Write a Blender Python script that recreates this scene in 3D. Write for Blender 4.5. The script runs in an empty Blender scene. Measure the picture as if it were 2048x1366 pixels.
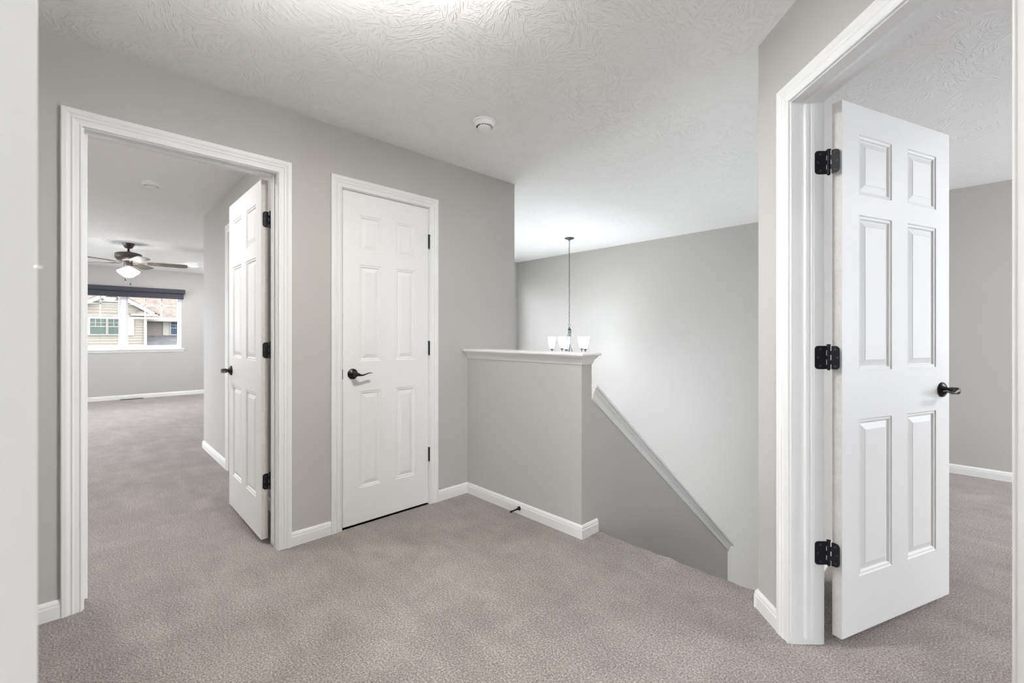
import bpy, bmesh, math, random
from mathutils import Vector, Matrix
S = bpy.context.scene
C = S.collection
random.seed(4)
PI = math.pi

# ------------------------------------------------------------------ camera
EYE = 1.182
cam_d = bpy.data.cameras.new('camera')
cam = bpy.data.objects.new('camera', cam_d); C.objects.link(cam)
cam.location = (0, 0, EYE)
cam.rotation_euler = (PI/2, 0, math.radians(46.17))
cam_d.sensor_width = 36.0
cam_d.lens = 36.0*894/2048
cam_d.shift_y = -12/2048
cam_d.clip_start = 0.02; cam_d.clip_end = 300
cam_d.dof.use_dof = True
cam_d.dof.focus_distance = 3.2
cam_d.dof.aperture_fstop = 6.3
S.camera = cam

# ------------------------------------------------------------------ world (overcast daylight) and exposure
W = bpy.data.worlds.new('overcast'); S.world = W; W.use_nodes = True
wn = W.node_tree.nodes; wl = W.node_tree.links
bg = wn['Background']
wt = wn.new('ShaderNodeTexCoord'); wx_ = wn.new('ShaderNodeSeparateXYZ'); wr = wn.new('ShaderNodeValToRGB')
wl.new(wt.outputs['Generated'], wx_.inputs[0]); wl.new(wx_.outputs['Z'], wr.inputs[0]); wl.new(wr.outputs[0], bg.inputs[0])
wr.color_ramp.elements[0].color = (0.80, 0.86, 0.95, 1); wr.color_ramp.elements[1].color = (1, 1, 1, 1)
bg.inputs[1].default_value = 9.6
S.view_settings.view_transform = 'Standard'; S.view_settings.look = 'None'
S.view_settings.exposure = 1.22; S.view_settings.gamma = 1.0; S.view_settings.use_curve_mapping = False
S.cycles.max_bounces = 14; S.cycles.diffuse_bounces = 10; S.cycles.transparent_max_bounces = 16
S.cycles.use_denoising = True
S.cycles.sample_clamp_indirect = 6.0
# brightness of the house lamps and the added fill lamps (W per m2 of glass, as emission strengths)
L_HALL_FILL = 84.0; L_DISC = 215.0; L_CHAND = 13.0; L_BULB = 52.0; L_FAN = 7.0; L_RECESS = 225.0; L_REAR_FILL = 65.0; L_RIGHT_FILL = 140.0

def portal(name, loc, rot, sx, sy):
    d = bpy.data.lights.new(name, 'AREA'); d.shape = 'RECTANGLE'; d.size = sx; d.size_y = sy; d.cycles.is_portal = True
    o = bpy.data.objects.new(name, d); C.objects.link(o); o.location = loc; o.rotation_euler = rot
portal('window_portal', (-11.13, .545, 1.49), (PI/2, 0, -PI/2), 1.75, 1.16)
portal('window_portal', (-8.0, -3.32, 1.425), (PI/2, 0, PI), 3.2, 1.35)
portal('window_portal', (-5.67, 4.05, 1.05), (PI/2, 0, -PI/2), 2.5, 2.0)
portal('window_portal', (-5.67, 4.05, -1.425), (PI/2, 0, -PI/2), 2.5, 1.95)
portal('window_portal', (3.34, 4.4, 1.41), (PI/2, 0, PI/2), 1.6, 1.42)
portal('window_portal', (3.34, -2.95, 1.41), (PI/2, 0, PI/2), 1.9, 1.42)
portal('window_portal', (1.9, -4.32, 1.31), (PI/2, 0, PI), 2.0, 1.62)

# ------------------------------------------------------------------ materials
def mat(name, color, rough=0.5, metal=0.0, spec=0.5, bump=None, noise=None, emit=None):
    m = bpy.data.materials.new(name); m.use_nodes = True
    n = m.node_tree.nodes; l = m.node_tree.links; b = n['Principled BSDF']
    b.inputs['Base Color'].default_value = (*color, 1)
    b.inputs['Roughness'].default_value = rough; b.inputs['Metallic'].default_value = metal
    b.inputs['Specular IOR Level'].default_value = spec
    tc = n.new('ShaderNodeTexCoord')
    if noise:      # (scale, amount)
        t = n.new('ShaderNodeTexNoise'); t.inputs['Scale'].default_value = noise[0]; t.inputs['Detail'].default_value = 3
        l.new(tc.outputs['Object'], t.inputs['Vector'])
        r = n.new('ShaderNodeValToRGB'); a = noise[1]
        r.color_ramp.elements[0].position = .3; r.color_ramp.elements[1].position = .7
        r.color_ramp.elements[0].color = tuple(c*(1-a) for c in color)+(1,)
        r.color_ramp.elements[1].color = tuple(min(1, c*(1+a)) for c in color)+(1,)
        l.new(t.outputs[0], r.inputs[0]); l.new(r.outputs[0], b.inputs['Base Color'])
    if bump:       # (scale vector, strength, distance, detail)
        mp = n.new('ShaderNodeMapping'); mp.inputs['Scale'].default_value = bump[0]
        t = n.new('ShaderNodeTexNoise'); t.inputs['Scale'].default_value = 1; t.inputs['Detail'].default_value = bump[3]
        bp = n.new('ShaderNodeBump'); bp.inputs['Strength'].default_value = bump[1]; bp.inputs['Distance'].default_value = bump[2]
        l.new(tc.outputs['Object'], mp.inputs[0]); l.new(mp.outputs[0], t.inputs['Vector'])
        l.new(t.outputs[0], bp.inputs['Height']); l.new(bp.outputs[0], b.inputs['Normal'])
    if emit:
        b.inputs['Emission Color'].default_value = (*emit[0], 1); b.inputs['Emission Strength'].default_value = emit[1]
    return m

M_WALL = mat('greige_wall_paint', (.495, .482, .460), .75, spec=.25, bump=((260, 260, 260), .12, .001, 2))
M_TRIM = mat('white_trim_paint', (.81, .81, .80), .4, spec=.35)
M_DOOR = mat('white_door_paint', (.82, .82, .81), .45, spec=.3, bump=((190, 190, 5), .10, .0012, 3))
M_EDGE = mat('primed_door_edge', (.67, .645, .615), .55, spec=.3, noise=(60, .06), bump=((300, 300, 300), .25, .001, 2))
M_BLACK = mat('black_bronze_metal', (.018, .017, .019), .32, metal=.6, spec=.6)
M_BLACKM = mat('matte_black_metal', (.012, .012, .016), .5, spec=.22)
M_SCREW = mat('screw_metal', (.06, .06, .065), .3, metal=.7)
M_PLASTIC = mat('white_plastic', (.86, .86, .86), .4)
M_VENTDARK = mat('dark_vent', (.03, .03, .03), .6)
M_LABEL = mat('grey_lettering', (.35, .35, .35), .6)
M_BLADE = mat('fan_blade_wood', (.20, .165, .14), .5, noise=(14, .2))
M_PEWTER = mat('fan_dark_pewter', (.085, .075, .07), .4, metal=.5)
M_NICKEL = mat('chandelier_iron', (.09, .095, .10), .35, metal=.6)
M_SHADE = mat('charcoal_roller_fabric', (.045, .045, .06), .7)
M_VINYL = mat('white_window_vinyl', (.85, .85, .87), .4)
M_REG = mat('brown_register', (.10, .085, .07), .6)
M_SIDE = mat('cream_siding', (.083, .0755, .064), .8, spec=0)
M_SIDE2 = mat('taupe_siding', (.068, .0605, .0545), .8, spec=0)
M_HTRIM = mat('house_trim_cream', (.118, .112, .098), .7, spec=0)
M_SHING = mat('brown_shingle', (.052, .045, .040), .9, spec=0, noise=(3.0, .25))
M_SHING2 = mat('grey_shingle', (.046, .0455, .048), .9, spec=0, noise=(3.0, .25))
M_GREEN = mat('green_window_glass', (.022, .029, .0255), .7, spec=.1)
M_BLUE = mat('blue_window_glass', (.012, .019, .031), .7, spec=.1)
M_LAWN = mat('lawn', (.06, .066, .045), .95, spec=0, noise=(2, .3))

def emitter(name, color, strength):
    m = bpy.data.materials.new(name); m.use_nodes = True
    n = m.node_tree.nodes; l = m.node_tree.links
    n.remove(n['Principled BSDF']); e = n.new('ShaderNodeEmission')
    e.inputs[0].default_value = (*color, 1); e.inputs[1].default_value = strength
    l.new(e.outputs[0], n['Material Output'].inputs[0])
    return m
E_HALL_FILL = emitter('hall_fill_glow', (1, .985, .965), L_HALL_FILL)
E_DISC = emitter('disc_lens_glow', (1, .985, .965), L_DISC)
E_CHAND = emitter('chandelier_glass_glow', (.90, .96, 1), L_CHAND)
E_BULB = emitter('chandelier_bulb_glow', (.90, .96, 1), L_BULB)
E_FAN = emitter('fan_glass_glow', (1, .985, .97), L_FAN)
E_REC = emitter('recessed_glow', (1, .99, .985), L_RECESS)
E_RIGHT_FILL = emitter('right_room_fill_glow', (1, .995, .99), L_RIGHT_FILL)
E_REAR_FILL = emitter('rear_room_fill_glow', (1, .995, .995), L_REAR_FILL)

def glass():
    m = bpy.data.materials.new('window_glass'); m.use_nodes = True
    n = m.node_tree.nodes; l = m.node_tree.links; n.remove(n['Principled BSDF'])
    t = n.new('ShaderNodeBsdfTransparent'); g = n.new('ShaderNodeBsdfGlossy'); g.inputs['Roughness'].default_value = .02
    f = n.new('ShaderNodeFresnel'); f.inputs[0].default_value = 1.45; x = n.new('ShaderNodeMixShader')
    l.new(f.outputs[0], x.inputs[0]); l.new(t.outputs[0], x.inputs[1]); l.new(g.outputs[0], x.inputs[2])
    l.new(x.outputs[0], n['Material Output'].inputs[0])
    return m
M_GLASS = glass()

def carpet():
    m = mat('plush_carpet', (.40, .36, .34), .95, spec=.1)
    n = m.node_tree.nodes; l = m.node_tree.links; b = n['Principled BSDF']
    b.inputs['Sheen Weight'].default_value = .25; b.inputs['Sheen Roughness'].default_value = .6
    tc = n.new('ShaderNodeTexCoord')
    def noise(sc, det, dist=0, vec=None):
        t = n.new('ShaderNodeTexNoise'); t.inputs['Scale'].default_value = sc; t.inputs['Detail'].default_value = det
        t.inputs['Distortion'].default_value = dist
        l.new(vec or tc.outputs['Object'], t.inputs['Vector']); return t.outputs[0]
    def math_(op, a, b_):
        k = n.new('ShaderNodeMath'); k.operation = op
        for i, v in enumerate((a, b_)):
            if isinstance(v, (int, float)): k.inputs[i].default_value = v
            else: l.new(v, k.inputs[i])
        return k.outputs[0]
    vo = n.new('ShaderNodeTexVoronoi'); vo.inputs['Scale'].default_value = 165; l.new(tc.outputs['Object'], vo.inputs['Vector'])
    grain = noise(150, 3)
    fine = noise(420, 2)
    blot = noise(2.6, 4, .8); blot2 = noise(9, 3, .5)
    mp = n.new('ShaderNodeMapping'); mp.inputs['Rotation'].default_value = (0, 0, .5); mp.inputs['Scale'].default_value = (1.2, 5.0, 1)
    l.new(tc.outputs['Object'], mp.inputs[0])
    streak = noise(1.6, 3, .6, mp.outputs[0])
    v = math_('MULTIPLY', math_('SUBTRACT', grain, .5), 2.1)
    v = math_('ADD', v, math_('MULTIPLY', math_('SUBTRACT', fine, .5), 1.5))
    v = math_('ADD', v, math_('MULTIPLY', math_('SUBTRACT', blot, .5), .42))
    v = math_('ADD', v, math_('MULTIPLY', math_('SUBTRACT', blot2, .5), .24))
    v = math_('ADD', v, math_('MULTIPLY', math_('SUBTRACT', streak, .5), .30))
    v = math_('ADD', v, .5)
    r = n.new('ShaderNodeValToRGB'); e = r.color_ramp.elements
    e[0].position = 0; e[0].color = (.10, .084, .077, 1); e[1].position = 1; e[1].color = (.50, .455, .43, 1)
    k = r.color_ramp.elements.new(.5); k.color = (.240, .210, .196, 1)
    l.new(v, r.inputs[0]); l.new(r.outputs[0], b.inputs['Base Color'])
    h = math_('ADD', math_('MULTIPLY', grain, 1.0), math_('MULTIPLY', vo.outputs['Distance'], -.5))
    bp = n.new('ShaderNodeBump'); bp.inputs['Strength'].default_value = .7; bp.inputs['Distance'].default_value = .006
    l.new(h, bp.inputs['Height']); l.new(bp.outputs[0], b.inputs['Normal'])
    return m
M_CARPET = carpet()

def ceiling_mat():
    m = mat('textured_ceiling', (.89, .885, .87), .85, spec=.15)
    n = m.node_tree.nodes; l = m.node_tree.links; b = n['Principled BSDF']
    tc = n.new('ShaderNodeTexCoord')
    # short brush strokes in random directions: each cell of a voronoi turns the stroke pattern
    vo = n.new('ShaderNodeTexVoronoi'); vo.inputs['Scale'].default_value = 9; l.new(tc.outputs['Object'], vo.inputs['Vector'])
    sp = n.new('ShaderNodeSeparateColor'); l.new(vo.outputs['Color'], sp.inputs[0])
    an = n.new('ShaderNodeMath'); an.operation = 'MULTIPLY'; an.inputs[1].default_value = 6.28; l.new(sp.outputs[0], an.inputs[0])
    vr = n.new('ShaderNodeVectorRotate'); vr.rotation_type = 'Z_AXIS'; l.new(tc.outputs['Object'], vr.inputs['Vector']); l.new(an.outputs[0], vr.inputs['Angle'])
    mp = n.new('ShaderNodeMapping'); mp.inputs['Scale'].default_value = (22, 95, 1); l.new(vr.outputs[0], mp.inputs[0])
    t = n.new('ShaderNodeTexNoise'); t.inputs['Scale'].default_value = 1; t.inputs['Detail'].default_value = 2; t.inputs['Distortion'].default_value = .4
    l.new(mp.outputs[0], t.inputs['Vector'])
    r = n.new('ShaderNodeValToRGB'); r.color_ramp.elements[0].position = .50; r.color_ramp.elements[1].position = .66
    l.new(t.outputs[0], r.inputs[0])
    bp = n.new('ShaderNodeBump'); bp.inputs['Strength'].default_value = .75; bp.inputs['Distance'].default_value = .003
    l.new(r.outputs[0], bp.inputs['Height']); l.new(bp.outputs[0], b.inputs['Normal'])
    return m
M_CEIL = ceiling_mat()

# ------------------------------------------------------------------ mesh helpers (all coordinates are world coordinates)
class MB:
    def __init__(s): s.v = []; s.f = []; s.m = []; s.sm = []
    def add(s, vs, fs, mi=0, smooth=False, T=None):
        o = len(s.v)
        for p in vs:
            p = Vector(p)
            s.v.append(T @ p if T is not None else p)
        for f in fs:
            s.f.append([i+o for i in f]); s.m.append(mi); s.sm.append(smooth)
        return s
    def box(s, x0, x1, y0, y1, z0, z1, T=None, mi=0):
        vs = [(x, y, z) for x in (x0, x1) for y in (y0, y1) for z in (z0, z1)]
        fs = [(0, 1, 3, 2), (4, 6, 7, 5), (0, 4, 5, 1), (2, 3, 7, 6), (0, 2, 6, 4), (1, 5, 7, 3)]
        return s.add(vs, fs, mi, False, T)
    def prism(s, poly, z0, z1, T=None, mi=0, smooth=False):
        n = len(poly)
        vs = [(x, y, z0) for x, y in poly]+[(x, y, z1) for x, y in poly]
        fs = [(i, (i+1) % n, n+(i+1) % n, n+i) for i in range(n)]
        s.add(vs, fs, mi, smooth, T); s.add(vs, [tuple(range(n-1, -1, -1)), tuple(range(n, 2*n))], mi, False, T)
        return s
    def lathe(s, prof, T=None, seg=32, mi=0, smooth=True):   # prof = [(radius, z)...] about local z
        vs = []; fs = []; m = len(prof)
        for i in range(seg):
            a = 2*PI*i/seg
            for r, z in prof: vs.append((r*math.cos(a), r*math.sin(a), z))
        for i in range(seg):
            j = (i+1) % seg
            for k in range(m-1): fs.append((i*m+k, j*m+k, j*m+k+1, i*m+k+1))
        s.add(vs, fs, mi, smooth, T)
        if prof[0][0] > 1e-6: s.add(vs, [tuple(i*m for i in range(seg))[::-1]], mi, False, T)
        if prof[-1][0] > 1e-6: s.add(vs, [tuple(i*m+m-1 for i in range(seg))], mi, False, T)
        return s
    def tube(s, pts, rad, T=None, seg=10, mi=0, flat=1.0, up=(0, 0, 1), closed=False):
        pts = [Vector(p) for p in pts]; n = len(pts); vs = []; fs = []
        rad = rad if isinstance(rad, (list, tuple)) else [rad]*n
        for i, p in enumerate(pts):
            a = pts[i-1] if (i > 0 or closed) else p; b = pts[(i+1) % n] if (i < n-1 or closed) else p
            d = (b-a).normalized(); u = Vector(up)
            if abs(d.dot(u)) > .98: u = Vector((1, 0, 0))
            x = d.cross(u).normalized(); y = x.cross(d).normalized()
            rr = rad[i]; rx, ry = rr if isinstance(rr, (list, tuple)) else (rr, rr*flat)
            for k in range(seg):
                t = 2*PI*k/seg; vs.append(p+x*(math.cos(t)*rx)+y*(math.sin(t)*ry))
        for i in range(n if closed else n-1):
            j = (i+1) % n
            for k in range(seg):
                k2 = (k+1) % seg; fs.append((i*seg+k, i*seg+k2, j*seg+k2, j*seg+k))
        s.add(vs, fs, mi, True, T)
        if not closed: s.add(vs, [tuple(range(seg))[::-1], tuple((n-1)*seg+k for k in range(seg))], mi, False, T)
        return s
    def build(s, name, mats, parent=None, loc=None, bevel=0, label=None, cat=None, group=None, kind=None):
        """links one mesh object; its origin is loc (world) or the parent's origin"""
        if not isinstance(mats, (list, tuple)): mats = [mats]
        base = Vector(loc) if loc is not None else (wloc(parent) if parent else Vector((0, 0, 0)))
        me = bpy.data.meshes.new(name)
        me.from_pydata([tuple(v-base) for v in s.v], [], s.f)
        for m in mats: me.materials.append(m)
        me.polygons.foreach_set('material_index', s.m); me.polygons.foreach_set('use_smooth', s.sm)
        bm = bmesh.new(); bm.from_mesh(me)
        bmesh.ops.recalc_face_normals(bm, faces=bm.faces); bm.to_mesh(me); bm.free(); me.update()
        o = bpy.data.objects.new(name, me); C.objects.link(o)
        if parent:
            o.parent = parent; o.location = base-wloc(parent)
        else: o.location = base
        WL[o.name] = base.copy()
        if bevel:
            md = o.modifiers.new('bevel', 'BEVEL'); md.width = bevel; md.segments = 2; md.limit_method = 'ANGLE'; md.angle_limit = .6
        tag(o, label, cat, group, kind)
        return o
WL = {}
def wloc(o): return WL[o.name]
def tag(o, label=None, cat=None, group=None, kind=None):
    if label: o['label'] = label
    if cat: o['category'] = cat
    if group: o['group'] = group
    if kind: o['kind'] = kind
def empty(name, loc, label=None, cat=None, group=None, kind=None):
    o = bpy.data.objects.new(name, None); C.objects.link(o); o.location = loc; o.empty_display_size = .1
    WL[o.name] = Vector(loc); tag(o, label, cat, group, kind); return o
def frame(org, dx, dy):           # local (x along, y out, z up) -> world
    m = Matrix.Identity(4)
    for i, a in enumerate((dx, dy, (0, 0, 1))):
        for k in range(3): m[k][i] = a[k]
    m.translation = Vector(org); return m

H = 2.44; LOW = -2.75
R2 = math.sqrt(.5)
# 45 degree wall: corner A at the stair, running by direction D45, hall side normal -N45
A45 = Vector((-.66, 2.1195, 0)); D45 = Vector((R2, -R2, 0)); N45 = Vector((R2, R2, 0)); T45 = .120
F45 = frame(A45, D45, -N45)       # local y points to the hall
XL = -2.668; TL = .115            # wall with the bedroom and closet doors; face towards the hall at x = XL
FL = frame((XL, 0, 0), (0, 1, 0), (1, 0, 0))

# ------------------------------------------------------------------ structure: floors and ceiling
b = MB()
for r in [(-11.0, -5.60, -3.2, 2.6), (-5.60, XL-TL+.02, -3.2, 1.0), (XL-TL+.02, -.60, -4.2, 2.15), (-.60, 3.4, -4.2, 5.45)]:
    b.box(r[0], r[1], r[2], r[3], -.30, 0)
b.box(XL-TL, XL, 1.0, 2.1, -.30, 0)
# rounded carpet nosing over the first stair
pn = [(2.15, 0.0)]+[(2.236+.018*math.sin(a), -.018+.018*math.cos(a)) for a in [i*PI/10 for i in range(11)]]+[(2.225, -.05), (2.225, -.30), (2.15, -.30)]
xs = [-1.597+i*(.937/24) for i in range(25)]
vs = []; fs = []; n = len(pn)
for i, x in enumerate(xs):
    w = .004*math.sin(i*1.7)+.003*math.sin(i*.6+1)
    for k, (y, z) in enumerate(pn): vs.append((x, y+(w if 1 < k < 11 else 0), z+(w*.5 if 2 < k < 10 else 0)))
for i in range(24):
    for k in range(n): fs.append((i*n+k, (i+1)*n+k, (i+1)*n+(k+1) % n, i*n+(k+1) % n))
b.add(vs, fs, 0, True)
floor = b.build('floor', M_CARPET, kind='structure', label='grey beige plush carpet running through hall and bedrooms', cat='floor')
b = MB(); b.box(-6.0, 3.4, 2.0, 5.6, LOW-.1, LOW)
b.build('floor', M_CARPET, kind='structure')
b = MB(); b.box(-11.1, -5.65, -4.3, 2.62, H, H+.12); b.box(-5.65, 3.4, -4.3, 5.6, H, H+.12)
b.build('ceiling', M_CEIL, kind='structure', label='off-white textured ceiling', cat='ceiling')
# stairs
b = MB(); ns = 8; run = .262; rise = .19
for i in range(ns):
    y0 = 2.225+i*run
    b.box(-1.597, -.66, y0-.02, y0+run+.01, LOW+.001, -(i+1)*rise)
b.box(-1.597, -.66, 2.225+ns*run-.02, 5.40, LOW+.001, -(ns+1)*rise)
for i in range(5):
    b.box(-1.597-(i+1)*run, -1.597-i*run, 4.32, 5.40, LOW+.001, -(ns+2+i)*rise)
b.build('floor', M_CARPET, kind='structure', bevel=.012)

# ------------------------------------------------------------------ structure: walls
# door openings: (frame matrix, jamb face 1, jamb face 2, head height, wall thickness)
O1 = (.004, .770); O2 = (1.135, 1.752); O3 = (.234, 1.0075); HD = 2.074; JT = .019
def wall_y(b, x0, x1, y0, y1, z0, z1): b.box(x0, x1, y0, y1, z0, z1)
b = MB(); x0, x1 = XL-TL, XL
b.box(x0, x1, -2.6, O1[0]-JT, 0, H); b.box(x0, x1, O1[0]-JT, O1[1]+JT, HD+JT, H)
b.box(x0, x1, O1[1]+JT, O2[0]-JT, 0, H); b.box(x0, x1, O2[0]-JT, O2[1]+JT, HD+JT, H)
b.box(x0, x1, O2[1]+JT, 2.59, 0, H); b.box(x0, x1, 2.15, 2.59, LOW, 0)
b.build('wall_left', M_WALL, kind='structure', label='greige hall wall holding the bedroom and closet doors', cat='wall')
b = MB()
SEND = 5.6; SREAR = 1.693
b.box(0, O3[0]-JT, -T45, 0, 0, H, F45); b.box(O3[0]-JT, O3[1]+JT, -T45, 0, HD+JT, H, F45)
b.box(O3[1]+JT, SEND, -T45, 0, 0, H, F45)
b.build('wall_right', M_WALL, kind='structure', label='angled greige wall around the open right door', cat='wall')
# half wall at the stair head, with its cap
b = MB(); b.box(XL, -1.597, 2.095, 2.192, LOW, 1.02)
b.build('wall_half', M_WALL, kind='structure', label='low greige half wall at the head of the stairs', cat='wall')
# sloping knee wall beside the stairs
KS = .765; y0, y1 = 2.192, 4.290
zt = lambda y: .868-KS*(y-2.20)
b = MB()
b.add([(x, y, z) for x in (-1.70, -1.597) for (y, z) in ((y0, LOW), (y1, LOW), (y1, zt(y1)), (y0, zt(y0)))],
      [(0, 1, 2, 3), (4, 5, 6, 7), (0, 1, 5, 4), (1, 2, 6, 5), (2, 3, 7, 6), (3, 0, 4, 7)])
b.build('wall_knee', M_WALL, kind='structure', label='sloping greige knee wall going down beside the stairs', cat='wall')
b = MB(); b.box(-.66, -.545, 2.12, 5.40, LOW, H); b.build('wall_stair', M_WALL, kind='structure')
b = MB(); b.box(-5.66, 3.3, 5.40, 5.515, LOW, H); b.build('wall_far', M_WALL, kind='structure', label='tall bright wall of the stairwell behind the chandelier', cat='wall')
b = MB(); b.box(-5.65, -5.50, 1.035, 2.80, LOW, H)
for z0, z1 in ((LOW, -2.4), (-.45, .05), (2.05, H)): b.box(-5.65, -5.50, 2.80, 5.30, z0, z1)
b.box(-5.65, -5.50, 5.30, 5.40, LOW, H); b.build('wall_partition', M_WALL, kind='structure')
b = MB(); b.box(-5.50, XL-TL, 2.475, 2.59, LOW, H); b.build('wall_closet', M_WALL, kind='structure')
b = MB(); b.box(-1.597, -.66, 2.05, 2.20, LOW, -.3); b.build('wall_riser', M_WALL, kind='structure')
# bedroom: entry side wall with a closed door, far wall with the window, sides
O4 = (.975, 1.735)      # distance from the hall wall's room face, along -x
FN = frame((XL-TL, .920, 0), (-1, 0, 0), (0, -1, 0))
b = MB(); xw = XL-TL
b.box(xw-O4[0]+JT, xw, .920, 1.035, 0, H); b.box(xw-O4[1]-JT, xw-O4[0]+JT, .920, 1.035, HD+JT, H)
b.box(-5.65, xw-O4[1]-JT, .920, 1.035, 0, H)
b.build('wall_entry', M_WALL, kind='structure', label='bedroom side wall behind the open left door', cat='wall')
WX = -10.95; WY0, WY1, WZ0, WZ1 = -.33, 1.42, .915, 2.07
b = MB()
b.box(WX-.15, WX, -3.2, WY0, 0, H); b.box(WX-.15, WX, WY1, 2.6, 0, H)
b.box(WX-.15, WX, WY0, WY1, 0, WZ0); b.box(WX-.15, WX, WY0, WY1, WZ1, H)
b.build('wall_window', M_WALL, kind='structure', label='bedroom end wall holding the wide window', cat='wall')
b = MB(); b.box(-11.1, -9.6, -3.3, -3.18, 0, H); b.box(-9.6, -6.4, -3.3, -3.18, 0, .75); b.box(-9.6, -6.4, -3.3, -3.18, 2.1, H); b.box(-6.4, XL-TL, -3.3, -3.18, 0, H); b.build('wall_bedroom_side', M_WALL, kind='structure')
b = MB(); b.box(-11.1, -5.65, 2.5, 2.62, 0, H); b.build('wall_bedroom_end', M_WALL, kind='structure')
# the doorway the camera stands in
CR = A45+D45*SREAR; E45 = Vector((-R2, -R2, 0)); FR = frame(CR, E45, D45*-1)   # local x along wall, local y towards the hall
Q0, Q1 = .50, 1.3322
b = MB()
b.box(0, Q0-JT, -.115, 0, 0, H, FR); b.box(Q0-JT, Q1+JT, -.115, 0, HD+JT, H, FR); b.box(Q1+JT, 4.62, -.115, 0, 0, H, FR)
b.build('wall_rear', M_WALL, kind='structure')
# window openings: the right room's, and one added behind the camera
b = MB()
b.box(3.20, 3.32, -4.3, -3.9, 0, H); b.box(3.20, 3.32, -2.0, 3.6, 0, H); b.box(3.20, 3.32, 5.2, 5.5, 0, H)
for y0, y1 in ((-3.9, -2.0), (3.6, 5.2)): b.box(3.20, 3.32, y0, y1, 0, .70); b.box(3.20, 3.32, y0, y1, 2.12, H)
b.build('wall_right_room', M_WALL, kind='structure')
b = MB(); b.box(-2.8, .9, -4.3, -4.18, 0, H); b.box(2.9, 3.4, -4.3, -4.18, 0, H); b.box(.9, 2.9, -4.3, -4.18, 0, .5); b.box(.9, 2.9, -4.3, -4.18, 2.12, H); b.build('wall_behind', M_WALL, kind='structure')

# ------------------------------------------------------------------ baseboards
BP = [(0, 0), (.0135, 0), (.0135, .052), (.0105, .0555), (.0115, .0585), (.0105, .066), (.006, .0745), (.0035, .077), (0, .077)]   # (out, up)
def baseboard(name, T, x0, x1, m0=0, m1=0):
    """runs along local x on the face y=0; m0, m1: mitre (+1 outside corner, -1 inside corner)"""
    vs = []; n = len(BP)
    for x, m, s in ((x0, m0, -1), (x1, m1, 1)):
        for o, z in BP: vs.append((x+s*m*o, o, z))
    fs = [(k, (k+1) % n, n+(k+1) % n, n+k) for k in range(n)]+[tuple(range(n)), tuple(range(n, 2*n))]
    return MB().add(vs, fs, 0, False, T).build(name, M_TRIM, kind='structure')
CW = .067; RV = .005
baseboard('baseboard_left', FL, -2.4, O1[0]-RV-CW)
baseboard('baseboard_left', FL, O1[1]+RV+CW, O2[0]-RV-CW)
baseboard('baseboard_left', FL, O2[1]+RV+CW, 2.095, 0, -1)
baseboard('baseboard_half_wall', frame((XL, 2.095, 0), (1, 0, 0), (0, -1, 0)), 0, 1.071, -1, 1)
baseboard('baseboard_half_wall_end', frame((-1.597, 2.095, 0), (0, 1, 0), (1, 0, 0)), 0, .150, 1, 0)
baseboard('baseboard_right', F45, 0, O3[0]-RV-CW, 1, 0)
baseboard('baseboard_stair', frame(A45, (0, 1, 0), (-1, 0, 0)), 0, .10, 1, 0)
baseboard('baseboard_right', F45, O3[1]+RV+CW, SREAR)
baseboard('baseboard_bedroom_window', frame((WX, 0, 0), (0, 1, 0), (1, 0, 0)), -3.18, 2.5)
baseboard('baseboard_entry', FN, 0, O4[0]-RV-CW); baseboard('baseboard_entry', FN, O4[1]+RV+CW, 2.867, 0, 1)
baseboard('baseboard_partition', frame((-5.65, .92, 0), (0, 1, 0), (-1, 0, 0)), 0, 1.58, 1, 0)
baseboard('baseboard_right_room', frame((-.545, 5.40, 0), (1, 0, 0), (0, -1, 0)), 0, 3.74)
baseboard('baseboard_right_room', frame((-.545, 2.235, 0), (0, 1, 0), (1, 0, 0)), 0, 3.165)
baseboard('baseboard_rear', FR, 0, Q0-RV-CW); baseboard('baseboard_rear', FR, Q1+RV+CW, 4.5)

# ------------------------------------------------------------------ door casings, jambs, stops
CP = [(0, 0), (0, .0085), (.003, .0105), (.007, .0105), (.010, .0080), (.013, .0085), (.026, .0105), (.030, .0135), (.033, .0135),
      (.036, .0110), (.040, .0115), (.046, .0150), (.050, .0165), (.063, .0175), (.067, .0150), (.067, 0)]      # (across, out)
def casing_mb(b, T, a, c, h, y=0, sgn=1):
    n = len(CP); vs = []
    path = [((a-RV), 0, -1, 0), ((a-RV), h+RV, -1, 1), ((c+RV), h+RV, 1, 1), ((c+RV), 0, 1, 0)]
    for px, pz, sx, sz in path:
        for w, o in CP: vs.append((px+sx*w, y+sgn*o, pz+sz*w))
    fs = []
    for i in range(3):
        for k in range(n): fs.append((i*n+k, i*n+(k+1) % n, (i+1)*n+(k+1) % n, (i+1)*n+k))
    fs += [tuple(range(n)), tuple(range(3*n, 4*n))]
    return b.add(vs, fs, 0, False, T)
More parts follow.
